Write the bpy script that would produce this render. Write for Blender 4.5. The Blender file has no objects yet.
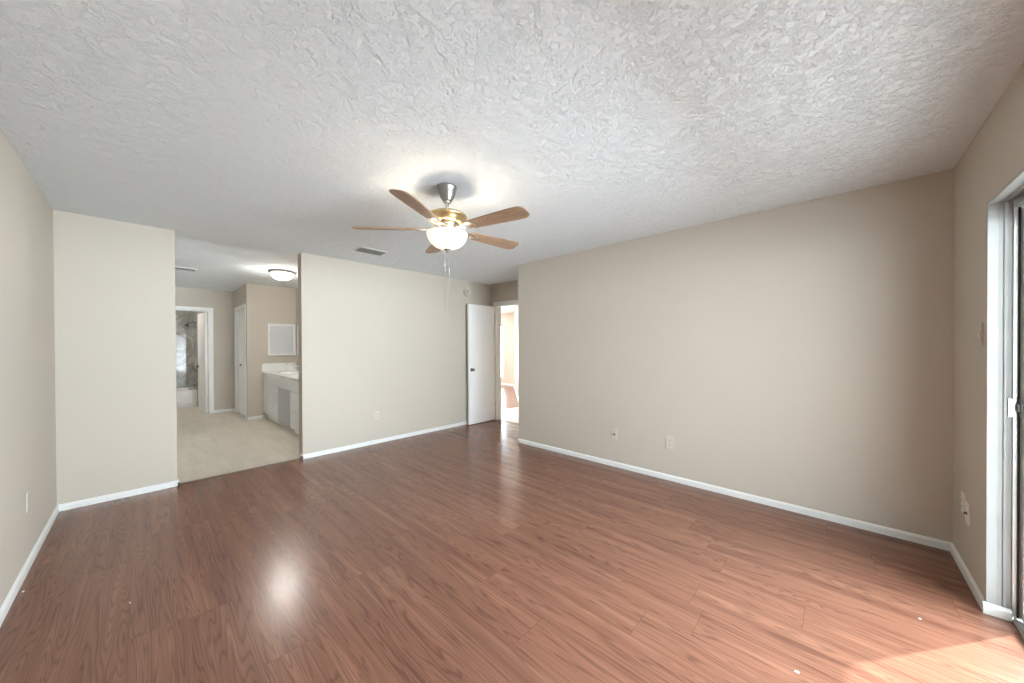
import bpy, bmesh, math, random
from mathutils import Vector, Matrix
random.seed(7)
C = bpy.context.scene
COL = C.collection
PI = math.pi

# ------------------------------------------------------------------ camera, world, sun, exposure
YAW, PITCH, ROLL = 0.81615, -0.00623, -0.00426
FPX, CY = 347.263, 348.444
F = Vector((math.cos(YAW)*math.cos(PITCH), math.sin(YAW)*math.cos(PITCH), math.sin(PITCH)))
R0 = Vector((-math.sin(YAW), math.cos(YAW), 0.0))
# image right runs from the far-wall vanishing point to the window-wall one
U0 = F.cross(R0)
if U0.z < 0: U0 = -U0
RT = R0*math.cos(ROLL) + U0*math.sin(ROLL)
UP = -R0*math.sin(ROLL) + U0*math.cos(ROLL)
# The plan below is measured with Y to the photo's right; Blender needs a right-handed frame,
# so every plan point (x, y) is built at (x, -y).
def W(x, y, z=0.0): return Vector((x, -y, z))
cam_d = bpy.data.cameras.new('camera'); cam = bpy.data.objects.new('camera', cam_d); COL.objects.link(cam)
mx = lambda v: Vector((v.x, -v.y, v.z))
r_, u_, f_ = mx(RT), mx(UP), mx(F)
M = Matrix(((r_.x, u_.x, -f_.x), (r_.y, u_.y, -f_.y), (r_.z, u_.z, -f_.z)))
cam.matrix_world = Matrix.Translation((0, 0, 1.32312)) @ M.to_4x4()
cam_d.sensor_fit = 'HORIZONTAL'; cam_d.sensor_width = 36.0
cam_d.lens = 36.0*FPX/1024.0
cam_d.shift_y = (CY-341.5)/1024.0
cam_d.clip_start = 0.02; cam_d.clip_end = 200
C.camera = cam

world = bpy.data.worlds.new('sky'); C.world = world; world.use_nodes = True
bg = world.node_tree.nodes['Background']
bg.inputs[0].default_value = (0.87, 0.95, 1.05, 1)
# hazy daylight: sky brightest around the sun; below the horizon an added glow stands in for sunlit ground, strongest sunward
_n, _l = world.node_tree.nodes, world.node_tree.links
def _mr(src, a, b, lo, hi, smooth=True):
    m = _n.new('ShaderNodeMapRange'); m.interpolation_type = 'SMOOTHSTEP' if smooth else 'LINEAR'
    for k, v in ((1, a), (2, b), (3, lo), (4, hi)): m.inputs[k].default_value = v
    _l.new(src, m.inputs[0]); return m.outputs[0]
def _mm(op, a, b):
    m = _n.new('ShaderNodeMath'); m.operation = op
    for k, v in ((0, a), (1, b)):
        if isinstance(v, float): m.inputs[k].default_value = v
        else: _l.new(v, m.inputs[k])
    return m.outputs[0]
_tc = _n.new('ShaderNodeTexCoord'); _dt = _n.new('ShaderNodeVectorMath'); _dt.operation = 'DOT_PRODUCT'
_dt.inputs[1].default_value = (-0.61, -0.793, 0.0); _l.new(_tc.outputs['Generated'], _dt.inputs[0])
_sp = _n.new('ShaderNodeSeparateXYZ'); _l.new(_tc.outputs['Generated'], _sp.inputs[0])
_sky = _mr(_dt.outputs['Value'], -0.4, 0.9, 3.0, 14.0)
_gnd_glow = _mm('MULTIPLY', _mr(_dt.outputs['Value'], -0.15, 0.75, 8.0, 26.0), _mr(_sp.outputs[2], -0.45, -0.03, 0.85, 1.0))
_mix = _n.new('ShaderNodeMix'); _l.new(_mr(_sp.outputs[2], -0.02, 0.02, 0.0, 1.0), _mix.inputs[0])
_l.new(_gnd_glow, _mix.inputs[2]); _l.new(_sky, _mix.inputs[3]); _l.new(_mix.outputs[0], bg.inputs[1])

SUN_AZ = Vector((0.61, -0.793)); SUN_EL = math.radians(40)
sun_dir = Vector((SUN_AZ.x*math.cos(SUN_EL), -SUN_AZ.y*math.cos(SUN_EL), -math.sin(SUN_EL)))
sd = bpy.data.lights.new('sun', 'SUN'); sd.energy = 6.2; sd.angle = math.radians(0.8); sd.color = (1.0, 0.97, 0.95)
sun = bpy.data.objects.new('sun', sd); COL.objects.link(sun)
sun.rotation_euler = sun_dir.to_track_quat('-Z', 'Y').to_euler(); sun.location = (-6, -8, 9)

C.view_settings.view_transform = 'Standard'; C.view_settings.look = 'None'
C.view_settings.gamma = 1.0; C.view_settings.use_curve_mapping = False
C.view_settings.exposure = 1.55
C.cycles.max_bounces = 14; C.cycles.diffuse_bounces = 10; C.cycles.glossy_bounces = 5
C.cycles.transmission_bounces = 6; C.cycles.transparent_max_bounces = 12
C.cycles.sample_clamp_indirect = 8.0
C.cycles.caustics_reflective = False; C.cycles.caustics_refractive = False
try:
    C.cycles.use_denoising = True
    C.cycles.denoiser = 'OPENIMAGEDENOISE'
except Exception: pass

def portal(name, loc, rot, sx, sy):
    d = bpy.data.lights.new(name, 'AREA'); d.shape = 'RECTANGLE'; d.size = sx; d.size_y = sy
    d.cycles.is_portal = True
    o = bpy.data.objects.new(name, d); COL.objects.link(o); o.location = loc; o.rotation_euler = rot
    return o
# sky portals in the glazed openings (they only guide sampling, they give off no light of their own)
portal('patio_door_portal', W(-0.72, 1.94, 1.0), (0, -PI/2, 0), 2.0, 1.83)
portal('living_window_portal', W(9.73, 8.56, 1.14), (PI/2, 0, 0), 2.74, 1.85)

# ------------------------------------------------------------------ materials
MATS = {}
class NT:
    def __init__(s, name):
        s.m = bpy.data.materials.new(name); s.m.use_nodes = True; s.t = s.m.node_tree
        s.b = s.t.nodes['Principled BSDF']; s.out = s.t.nodes['Material Output']
    def n(s, typ, ins=None, **kw):
        nd = s.t.nodes.new(typ)
        for k, v in kw.items(): setattr(nd, k, v)
        for k, v in (ins or {}).items():
            if isinstance(v, bpy.types.NodeSocket): s.t.links.new(v, nd.inputs[k])
            else: nd.inputs[k].default_value = v
        return nd
    def math(s, op, a, b=0.0, c=None, clamp=False):
        i = {0: a, 1: b}
        if c is not None: i[2] = c
        return s.n('ShaderNodeMath', i, operation=op, use_clamp=clamp).outputs[0]
    def ramp(s, fac, stops, interp='LINEAR'):
        nd = s.n('ShaderNodeValToRGB', {0: fac}); cr = nd.color_ramp; cr.interpolation = interp
        while len(cr.elements) < len(stops): cr.elements.new(0.5)
        for e, (p, c) in zip(cr.elements, stops):
            e.position = p; e.color = (*c, 1) if len(c) == 3 else c
        return nd.outputs[0]
    def mix(s, fac, a, b, mode='MIX'):
        nd = s.n('ShaderNodeMix', data_type='RGBA', blend_type=mode)
        for k, v in ((0, fac), (6, a), (7, b)):
            if isinstance(v, bpy.types.NodeSocket): s.t.links.new(v, nd.inputs[k])
            else: nd.inputs[k].default_value = v if not isinstance(v, tuple) or len(v) == 4 else (*v, 1)
        return nd.outputs[2]
    def noise(s, vec, scale, detail=2.0, rough=0.5, dist=0.0, out=0):
        return s.n('ShaderNodeTexNoise', {'Vector': vec, 'Scale': scale, 'Detail': detail, 'Roughness': rough, 'Distortion': dist}).outputs[out]
    def coord(s): return s.n('ShaderNodeTexCoord').outputs['Object']
    def mapping(s, vec, scale=(1,1,1), loc=(0,0,0)):
        return s.n('ShaderNodeMapping', {'Vector': vec, 'Scale': scale, 'Location': loc}).outputs[0]
    def bump(s, h, strength, dist):
        o = s.n('ShaderNodeBump', {'Height': h, 'Strength': strength, 'Distance': dist}).outputs[0]
        s.t.links.new(o, s.b.inputs['Normal']); return o
    def set(s, **kw):
        for k, v in kw.items():
            k = {'color': 'Base Color', 'rough': 'Roughness', 'metal': 'Metallic', 'spec': 'Specular IOR Level', 'coat': 'Coat Weight'}.get(k, k)
            if isinstance(v, bpy.types.NodeSocket): s.t.links.new(v, s.b.inputs[k])
            else: s.b.inputs[k].default_value = (*v, 1) if isinstance(v, tuple) and len(v) == 3 else v
        return s

def srgb(r, g, b):
    f = lambda c: (c/255/12.92) if c <= 10 else ((c/255+0.055)/1.055)**2.4
    return (f(r), f(g), f(b))

def plain(name, col, rough=0.5, metal=0.0, nz=0.03, scale=14.0, bump=0.0, spec=0.5):
    t = NT(name); v = t.coord(); n = t.noise(v, scale, 3)
    k = t.ramp(n, [(0.3, tuple(c*(1-nz) for c in col)), (0.7, tuple(min(1, c*(1+nz)) for c in col))])
    t.set(color=k, rough=rough, metal=metal, spec=spec)
    if bump: t.bump(t.noise(v, scale*12, 2), bump, 0.002)
    return t.m

WALL = plain('beige_wall_paint', (0.54, 0.49, 0.42), 0.62, nz=0.012, scale=1.4, bump=0.12, spec=0.3)
TRIM = plain('white_trim_paint', (0.80, 0.81, 0.79), 0.35, nz=0.015, scale=6)
LINER = plain('dimmed_white_paint', (0.38, 0.385, 0.37), 0.45, nz=0.05, scale=7)  # white liner paint darkened to offset the strong daylight falling on it
DOORW = plain('white_door_paint', (0.85, 0.85, 0.845), 0.42, nz=0.012, scale=3)
NICKEL = plain('brushed_nickel', (0.56, 0.54, 0.51), 0.30, 1.0, nz=0.05, scale=40)
DARKMET = plain('dark_bronze', (0.10, 0.09, 0.08), 0.35, 0.9, nz=0.1, scale=40)
ALU = plain('mill_aluminium', (0.62, 0.62, 0.60), 0.38, 0.85, nz=0.08, scale=9)
ALUDARK = plain('dark_gasket', (0.03, 0.03, 0.03), 0.6, 0, nz=0.1, scale=20)
CAB = plain('pale_grey_cabinet_paint', (0.76, 0.775, 0.78), 0.45, nz=0.015, scale=5)
PLATE = plain('ivory_plastic', (0.60, 0.555, 0.475), 0.4, nz=0.02, scale=20)
PLATEW = plain('white_plastic', (0.78, 0.77, 0.73), 0.4, nz=0.02, scale=20)
SLOT = plain('dark_slot', (0.03, 0.028, 0.025), 0.6, nz=0.1, scale=30)
TUBM = plain('white_tub_enamel', (0.80, 0.80, 0.79), 0.18, nz=0.01, scale=4)
VENTG = plain('grey_louvre_metal', (0.22, 0.215, 0.205), 0.5, 0.2, nz=0.05, scale=20)
CHIP = plain('pale_paint_chip', (0.85, 0.82, 0.78), 0.7, nz=0.03, scale=60)
CONC = plain('patio_concrete', (0.27, 0.267, 0.26), 0.85, nz=0.08, scale=3, bump=0.2)
EXT = plain('added_roof_paint', (0.55, 0.52, 0.47), 0.8, nz=0.03, scale=3)
GYPS = plain('smooth_ceiling_edge', (0.74, 0.74, 0.72), 0.8, nz=0.01, scale=3)

def make_ceiling():
    t = NT('stomped_white_ceiling'); v = t.coord()
    warp = t.noise(v, 5.0, 2, out=1)
    w2 = t.n('ShaderNodeVectorMath', {0: warp, 1: (0.5, 0.5, 0.5)}, operation='SUBTRACT').outputs[0]
    w3 = t.n('ShaderNodeVectorMath', {0: w2, 'Scale': 0.045}, operation='SCALE').outputs[0]
    vv = t.n('ShaderNodeVectorMath', {0: v, 1: w3}, operation='ADD').outputs[0]
    step = lambda f, c, w: t.n('ShaderNodeMapRange', {0: f, 1: c-w, 2: c+w}, interpolation_type='SMOOTHSTEP').outputs[0]
    a = t.noise(vv, 9.0, 8, 0.68)
    h = t.math('MULTIPLY', step(a, 0.50, 0.035), 0.9)
    b = t.noise(vv, 30.0, 6, 0.66)
    h = t.math('ADD', h, t.math('MULTIPLY', step(b, 0.53, 0.05), 0.60))
    h = t.math('ADD', h, t.math('MULTIPLY', t.noise(v, 80.0, 3, 0.6), 0.30))
    t.bump(h, 0.58, 0.014)
    t.set(color=(0.82, 0.86, 0.89), rough=0.85, spec=0.2)
    return t.m
CEIL = make_ceiling()

def make_wood(name, along='X', cols=None, gloss=0.24, plank_l=1.22, plank_w=0.196, joints=True):
    t = NT(name); v = t.coord()
    s = t.n('ShaderNodeSeparateXYZ', {0: v}); x, y = s.outputs[0], s.outputs[1]
    if along == 'Y': x, y = y, x
    row = t.math('FLOOR', t.math('DIVIDE', y, plank_w))
    rr = t.n('ShaderNodeTexWhiteNoise', {'W': row}, noise_dimensions='1D').outputs[0]
    xs = t.math('ADD', t.math('DIVIDE', x, plank_l), t.math('MULTIPLY', rr, 7.3))
    colm = t.math('FLOOR', xs)
    pid = t.n('ShaderNodeTexWhiteNoise', {0: t.n('ShaderNodeCombineXYZ', {0: row, 1: colm, 2: 0.0}).outputs[0]}, noise_dimensions='3D')
    rv, rc = pid.outputs[0], pid.outputs[1]
    off = t.n('ShaderNodeSeparateColor', {0: rc})
    ox = t.math('MULTIPLY', off.outputs[0], 37.0); oy = t.math('MULTIPLY', off.outputs[1], 41.0)
    gx, gy = t.math('ADD', x, ox), t.math('ADD', y, oy)
    # flame grain: contour lines of a stretched noise field
    gv = t.n('ShaderNodeCombineXYZ', {0: t.math('MULTIPLY', gx, 0.50), 1: t.math('MULTIPLY', gy, 7.5), 2: 0.0}).outputs[0]
    field = t.noise(gv, 1.0, 2.5, 0.5, 0.25)
    ring = t.math('FRACT', t.math('MULTIPLY', field, 30.0))
    ringl = t.ramp(ring, [(0.0, (0.05,)*3), (0.10, (0.22,)*3), (0.30, (0.95,)*3), (0.62, (1, 1, 1)), (0.86, (0.75,)*3), (1.0, (0.08,)*3)])
    fv = t.n('ShaderNodeCombineXYZ', {0: t.math('MULTIPLY', gx, 2.6), 1: t.math('MULTIPLY', gy, 150.0), 2: 0.0}).outputs[0]
    fib = t.noise(fv, 1.0, 3, 0.6)
    mv = t.n('ShaderNodeCombineXYZ', {0: t.math('MULTIPLY', gx, 0.7), 1: t.math('MULTIPLY', gy, 14.0), 2: 0.0}).outputs[0]
    mot = t.noise(mv, 1.0, 3, 0.55)
    dark, mid, light = cols
    base = t.ramp(mot, [(0.28, dark), (0.52, mid), (0.75, light)])
    g = t.math('ADD', t.math('MULTIPLY', ringl, 0.42), t.math('MULTIPLY', fib, 0.58))
    gm = t.n('ShaderNodeMapRange', {0: g, 1: 0.1, 2: 0.9, 3: 0.52, 4: 1.22}).outputs[0]
    col = t.mix(1.0, base, t.n('ShaderNodeCombineColor', {0: gm, 1: gm, 2: gm}).outputs[0], 'MULTIPLY')
    pv = t.n('ShaderNodeMapRange', {0: rv, 1: 0.0, 2: 1.0, 3: 0.95, 4: 1.05}).outputs[0]
    col = t.mix(1.0, col, t.n('ShaderNodeCombineColor', {0: pv, 1: pv, 2: pv}).outputs[0], 'MULTIPLY')
    if joints:
        fy = t.math('FRACT', t.math('DIVIDE', y, plank_w)); fx = t.math('FRACT', xs)
        dy = t.math('MULTIPLY', t.math('MINIMUM', fy, t.math('SUBTRACT', 1.0, fy)), plank_w)
        dx = t.math('MULTIPLY', t.math('MINIMUM', fx, t.math('SUBTRACT', 1.0, fx)), plank_l)
        d = t.math('MINIMUM', t.math('MULTIPLY', dy, 1.4), dx)
        j = t.n('ShaderNodeMapRange', {0: d, 1: 0.0004, 2: 0.0022, 3: 0.70, 4: 1.0}).outputs[0]
        col = t.mix(1.0, col, t.n('ShaderNodeCombineColor', {0: j, 1: j, 2: j}).outputs[0], 'MULTIPLY')
        hgt = t.math('ADD', t.math('MULTIPLY', j, 1.0), t.math('MULTIPLY', fib, 0.10))
        t.bump(hgt, 0.05, 0.001)
    rg = t.n('ShaderNodeMapRange', {0: t.noise(v, 1.7, 3), 1: 0.3, 2: 0.7, 3: gloss, 4: gloss+0.04}).outputs[0]
    t.set(color=col, rough=rg, spec=0.5)
    return t.m
WOODC = (srgb(110, 73, 58), srgb(127, 87, 69), srgb(143, 102, 82))
FLOORW = make_wood('red_brown_laminate', 'X', WOODC, 0.225)
BLADE = make_wood('fan_blade_wood', 'X', (srgb(120, 94, 74), srgb(148, 119, 95), srgb(166, 136, 111)), 0.38, 5.0, 5.0, False)

def make_tile(name, c1, c2, grout, w, h, rough, vein=False, axes='XY', brick=0.5):
    t = NT(name); v = t.coord()
    s = t.n('ShaderNodeSeparateXYZ', {0: v}); o = {'X': 0, 'Y': 1, 'Z': 2}
    uv = t.n('ShaderNodeCombineXYZ', {0: s.outputs[o[axes[0]]], 1: s.outputs[o[axes[1]]], 2: 0.0}).outputs[0]
    bk = t.n('ShaderNodeTexBrick', {'Vector': uv, 'Color1': (1, 1, 1, 1), 'Color2': (0.94, 0.94, 0.94, 1), 'Mortar': (0, 0, 0, 1), 'Scale': 1.0,
             'Mortar Size': 0.003, 'Mortar Smooth': 0.2, 'Brick Width': w, 'Row Height': h}, offset=brick)
    if vein:
        n1 = t.noise(v, 1.6, 5, 0.6, 1.4)
        vn = t.math('ABSOLUTE', t.math('SUBTRACT', n1, 0.5))
        k = t.ramp(vn, [(0.0, tuple(c*0.78 for c in c1)), (0.03, c1), (0.12, c2), (0.4, c1)])
    else:
        k = t.ramp(t.noise(t.mapping(v, (1.2, 6, 6)), 2.2, 5, 0.6, 0.4), [(0.3, c1), (0.7, c2)])
    k = t.mix(1.0, k, t.mix(bk.outputs[1], bk.outputs[0], (1, 1, 1)), 'MULTIPLY')
    k = t.mix(bk.outputs[1], k, grout)
    t.set(color=k, rough=rough, spec=0.16 if vein else 0.5)
    t.bump(t.math('SUBTRACT', 1.0, bk.outputs[1]), 0.25, 0.002)
    return t.m
TILEF = make_tile('greige_floor_tile', srgb(196, 187, 172), srgb(210, 202, 189), srgb(188, 179, 165), 0.60, 0.30, 0.42)
HALLT = make_tile('pale_hall_tile', srgb(205, 202, 196), srgb(218, 215, 210), srgb(180, 176, 170), 0.45, 0.45, 0.35, brick=0.0)
TILEY = make_tile('grey_marble_wall_tile', srgb(160, 160, 155), srgb(186, 186, 181), srgb(140, 140, 136), 0.60, 0.30, 0.05, True, 'YZ')
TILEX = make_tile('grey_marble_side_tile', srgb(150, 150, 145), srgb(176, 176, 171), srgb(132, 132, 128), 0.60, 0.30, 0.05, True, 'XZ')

def make_marble():
    t = NT('white_marble_top'); v = t.coord()
    vn = t.math('ABSOLUTE', t.math('SUBTRACT', t.noise(v, 2.4, 5, 0.6, 1.2), 0.5))
    t.set(color=t.ramp(vn, [(0.0, (0.55, 0.55, 0.54)), (0.03, (0.80, 0.80, 0.78)), (0.3, (0.84, 0.84, 0.82))]), rough=0.2)
    return t.m
MARBLE = make_marble()
def make_glass():
    t = NT('clear_window_glass')
    tr = t.n('ShaderNodeBsdfTransparent', {0: (0.93, 0.95, 0.94, 1)}); gl = t.n('ShaderNodeBsdfGlossy', {0: (1, 1, 1, 1), 1: 0.02})
    lw = t.n('ShaderNodeLayerWeight', {0: 0.5}).outputs[1]
    fr = t.math('ADD', 0.03, t.math('MULTIPLY', t.math('POWER', lw, 5.0), 0.9))
    mxs = t.n('ShaderNodeMixShader', {0: fr, 1: tr.outputs[0], 2: gl.outputs[0]})
    t.t.links.new(mxs.outputs[0], t.out.inputs[0]); return t.m
GLASS = make_glass()
def make_mirror():
    t = NT('mirror_silver'); t.set(color=t.ramp(t.noise(t.coord(), 2, 1), [(0, (0.86, 0.88, 0.87)), (1, (0.9, 0.91, 0.9))]), metal=1.0, rough=0.03); return t.m
MIRROR = make_mirror()
def make_lampglass(name, col, strength, emit=True):
    t = NT(name)
    tl = t.n('ShaderNodeBsdfTranslucent', {0: (0.22, 0.21, 0.185, 1)}); df = t.n('ShaderNodeBsdfDiffuse', {0: (0.62, 0.60, 0.54, 1)})
    a = t.n('ShaderNodeMixShader', {0: 0.5, 1: df.outputs[0], 2: tl.outputs[0]})
    e = t.n('ShaderNodeEmission', {0: (*col, 1), 1: strength})
    s = t.n('ShaderNodeAddShader', {0: a.outputs[0], 1: e.outputs[0]})
    t.t.links.new(s.outputs[0], t.out.inputs[0]); return t.m
BOWL = make_lampglass('frosted_fan_bowl', (1.0, 0.90, 0.68), 0.26)
DOME = make_lampglass('frosted_ceiling_dome', (1.0, 0.96, 0.90), 32.0)

# ------------------------------------------------------------------ mesh helpers (plan coordinates; y is flipped on linking)
def box(bm, lo, hi, bev=0.0):
    b = bmesh.new(); bmesh.ops.create_cube(b, size=1.0)
    c = [(lo[i]+hi[i])/2 for i in range(3)]; d = [abs(hi[i]-lo[i]) for i in range(3)]
    for v in b.verts: v.co = Vector((c[0]+v.co.x*d[0], c[1]+v.co.y*d[1], c[2]+v.co.z*d[2]))
    if bev: bmesh.ops.bevel(b, geom=list(b.edges), offset=min(bev, min(d)*0.45), segments=2, profile=0.6, affect='EDGES')
    add(bm, b)
def add(bm, b, mat=None):
    m = bpy.data.meshes.new('t'); 
    if mat is not None: bmesh.ops.transform(b, matrix=mat, verts=b.verts)
    b.to_mesh(m); b.free(); bm.from_mesh(m); bpy.data.meshes.remove(m)
def lathe(bm, prof, c, seg=48, axis='Z', closed=False):
    """prof: (radius, height) pairs turned about an axis through c."""
    b = bmesh.new(); rings = []
    for r, h in prof:
        if r < 1e-5: rings.append([b.verts.new((0, 0, h))]); continue
        rings.append([b.verts.new((r*math.cos(2*PI*k/seg), r*math.sin(2*PI*k/seg), h)) for k in range(seg)])
    for A, B in zip(rings, rings[1:]):
        for k in range(seg):
            k2 = (k+1) % seg
            if len(A) == 1 and len(B) == 1: continue
            if len(A) == 1: b.faces.new((A[0], B[k], B[k2]))
            elif len(B) == 1: b.faces.new((A[k], A[k2], B[0]))
            else: b.faces.new((A[k], A[k2], B[k2], B[k]))
    bmesh.ops.recalc_face_normals(b, faces=b.faces)
    rot = {'Z': Matrix.Identity(4), 'X': Matrix.Rotation(PI/2, 4, 'Y'), 'Y': Matrix.Rotation(-PI/2, 4, 'X')}[axis]
    for f in b.faces: f.smooth = True
    add(bm, b, Matrix.Translation(Vector(c)) @ rot)
def tube(bm, pts, r, seg=10):
    b = bmesh.new(); rings = []; pts = [Vector(p) for p in pts]; prev = None
    for i, p in enumerate(pts):
        d = (pts[min(i+1, len(pts)-1)] - pts[max(i-1, 0)]).normalized()
        a = Vector((0, 0, 1)) if abs(d.z) < 0.9 else Vector((1, 0, 0))
        if prev is not None: a = prev
        u = (a - d*a.dot(d)).normalized(); w = d.cross(u); prev = u
        rr = r[i] if isinstance(r, (list, tuple)) else r
        rings.append([b.verts.new(p + u*rr*math.cos(2*PI*k/seg) + w*rr*math.sin(2*PI*k/seg)) for k in range(seg)])
    for A, B in zip(rings, rings[1:]):
        for k in range(seg): b.faces.new((A[k], A[(k+1) % seg], B[(k+1) % seg], B[k]))
    b.faces.new(rings[0]); b.faces.new(rings[-1])
    bmesh.ops.recalc_face_normals(b, faces=b.faces)
    for f in b.faces: f.smooth = len(f.verts) == 4
    add(bm, b)
def prism(bm, outline, z0, z1, mat=None, bev=0.0, hole=None):
    b = bmesh.new()
    if hole is None:
        lo = [b.verts.new((x, y, z0)) for x, y in outline]; hi = [b.verts.new((x, y, z1)) for x, y in outline]
        b.faces.new(lo); top = b.faces.new(hi); n = len(lo)
        for i in range(n): b.faces.new((lo[i], lo[(i+1) % n], hi[(i+1) % n], hi[i]))
    else:
        n = len(outline)
        q = [[b.verts.new((x, y, z)) for x, y in o] for o in (outline, hole) for z in (z0, z1)]
        for A, B in ((q[0], q[1]), (q[2], q[3]), (q[0], q[2]), (q[1], q[3])):
            for i in range(n): b.faces.new((A[i], A[(i+1) % n], B[(i+1) % n], B[i]))
    bmesh.ops.recalc_face_normals(b, faces=b.faces)
    if bev and hole is None:
        es = [e for e in b.edges if abs(e.verts[0].co.z - e.verts[1].co.z) < 1e-6]
        bmesh.ops.bevel(b, geom=es, offset=bev, segments=2, affect='EDGES')
    add(bm, b, mat)

ORIG = {}
def new(): return bmesh.new()
def obj(name, bm, mat, parent=None, label=None, cat=None, group=None, kind=None, smooth_angle=None):
    for v in bm.verts: v.co.y = -v.co.y
    bmesh.ops.reverse_faces(bm, faces=bm.faces)
    if parent is None:
        xs = [v.co.x for v in bm.verts]; ys = [v.co.y for v in bm.verts]; zs = [v.co.z for v in bm.verts]
        o0 = Vector(((min(xs)+max(xs))/2, (min(ys)+max(ys))/2, min(zs)))
    else: o0 = ORIG[parent.name]
    for v in bm.verts: v.co -= o0
    me = bpy.data.meshes.new(name); bm.to_mesh(me); bm.free()
    o = bpy.data.objects.new(name, me); COL.objects.link(o)
    for m in (mat if isinstance(mat, (list, tuple)) else [mat]): me.materials.append(m)
    if parent is None: o.location = o0
    else: o.parent = parent
    ORIG[o.name] = o0
    tag(o, label, cat, group, kind); return o
def tag(o, label=None, cat=None, group=None, kind=None):
    if label: o['label'] = label
    if cat: o['category'] = cat
    if group: o['group'] = group
    if kind: o['kind'] = kind
    return o
def thing(name, x, y, z, label, cat, group=None, kind=None):
    o = bpy.data.objects.new(name, None); COL.objects.link(o); o.location = W(x, y, z); o.empty_display_size = 0.1
    ORIG[o.name] = W(x, y, z); return tag(o, label, cat, group, kind)
def S(name, boxes, mat, label, cat, bev=0.0):
    bm = new()
    for lo, hi in boxes: box(bm, lo, hi, bev)
    return obj(name, bm, mat, None, label, cat, None, 'structure')

# ------------------------------------------------------------------ plan measures
H = 2.44; HV = 2.49
XB, YR, XW, YL = 4.6115, 3.5393, -0.5334, -0.4861
YD, XR = 4.3368, 3.2082
Y1, Y2 = 0.2176, 1.2858
TW = 0.135                       # back-wall thickness
YJ, YJ2, ZH = 2.855, 1.025, 2.02 # patio door opening
EPS = 0.0

# ------------------------------------------------------------------ floors and ceilings
bm = new(); box(bm, (XW-0.075, YL-0.1, -0.06), (XB+0.03, YD+0.06, 0.0))
obj('floor', bm, FLOORW, None, 'glossy red-brown wood laminate floor of the empty bedroom', 'floor', None, 'structure')
bm = new(); box(bm, (XB+0.03, -0.9, -0.06), (11.5, 2.25, 0.0))
obj('floor_vanity', bm, TILEF, None, 'greige tile floor of the dressing area and bathroom beyond the wide opening', 'floor', None, 'structure')
bm = new(); box(bm, (3.0, YD+0.06, -0.06), (5.11, 8.6, -0.002))
obj('floor_hall', bm, HALLT, None, 'pale tiled hall floor just past the open bedroom door', 'floor', None, 'structure')
bm = new(); box(bm, (5.11, YD+0.06, -0.06), (11.5, 8.6, -0.002))
obj('floor_living', bm, FLOORW, None, 'sunlit red-brown wood floor seen past the hall tile', 'floor', None, 'structure')
S('ceiling', [((XW-0.157, YL-0.15, H), (XB+TW, YD+0.12, H+0.16))], CEIL, 'white stomp-textured bedroom ceiling', 'ceiling')
S('ceiling_vanity', [((XB+TW, -0.9, HV), (11.5, 2.25, HV+0.11))], CEIL, 'white textured ceiling over the dressing area', 'ceiling')
S('ceiling_hall', [((3.0, YD+0.12, H), (11.5, 8.6, H+0.16))], GYPS, 'bright white ceiling of the hall past the bedroom door', 'ceiling')

# ------------------------------------------------------------------ walls
S('wall_left', [((XW-0.157, YL-0.14, 0), (XB+TW, YL, H))], WALL, 'plain beige side wall ending at the pier by the wide opening', 'wall')
S('wall_back_pier', [((XB, YL, 0), (XB+TW, Y1, H))], WALL, 'short beige wall pier before the wide opening', 'wall')
S('wall_back', [((XB, Y2, 0), (XB+TW, YD+0.12, H))], WALL, 'beige wall between the wide opening and the white bedroom door', 'wall')
S('wall_right', [((XW-0.157, YR, 0), (XR, YR+0.12, H)), ((XR-0.12, YR+0.12, 0), (XR, YD+0.12, H))], WALL, 'long beige wall carrying the two low outlet plates', 'wall')
DX0, DX1, DZ = 3.70, 4.49, 2.05
S('wall_entry', [((XR, YD, 0), (DX0, YD+0.12, H)), ((DX1, YD, 0), (XB, YD+0.12, H)), ((DX0, YD, DZ), (DX1, YD+0.12, H))], WALL, 'beige wall of the recess around the bedroom doorway', 'wall')
S('wall_window', [((XW-0.157, YJ, 0), (XW, YR, H)), ((XW-0.157, YL, 0), (XW, YJ2, H)), ((XW-0.157, YJ2, ZH), (XW, YJ, H))], WALL, 'beige wall around the sliding patio door', 'wall')
# dressing area
VX, VY, VS = 7.84, 2.09, 1.30
XF = 9.20
BY0, BY1, BZ = 0.27, 0.917, 2.055
S('wall_vanity_mirror', [((XB+TW, VY, 0), (VX+0.12, VY+0.12, HV))], WALL, 'beige wall running behind the long vanity counter', 'wall')
S('wall_vanity_end', [((VX, VS, 0), (VX+0.12, VY, HV))], WALL, 'beige wall at the end of the vanity under the white framed cabinet', 'wall')
CX0, CX1, CZ = 7.97, 8.93, 2.06
S('wall_closet', [((VX+0.12, VS, 0), (CX0, VS+0.12, HV)), ((CX1, VS, 0), (XF, VS+0.12, HV)), ((CX0, VS, CZ), (CX1, VS+0.12, HV))], WALL, 'narrow beige wall holding the folding closet door', 'wall')
S('wall_closet_back', [((VX+0.12, 2.0, 0), (XF, VY+0.12, HV))], WALL, 'wall at the back of the closet behind the folding door', 'wall')
S('wall_bathroom', [((XF, BY1, 0), (XF+0.11, VY+0.12, HV)), ((XF, -0.9, 0), (XF+0.11, BY0, HV)), ((XF, BY0, BZ), (XF+0.11, BY1, HV))], WALL, 'beige wall around the bathroom doorway at the far end', 'wall')
S('wall_vanity_side', [((XB+TW, -0.9, 0), (11.5, -0.78, HV))], WALL, 'beige wall closing the dressing area behind the pier', 'wall')
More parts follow.
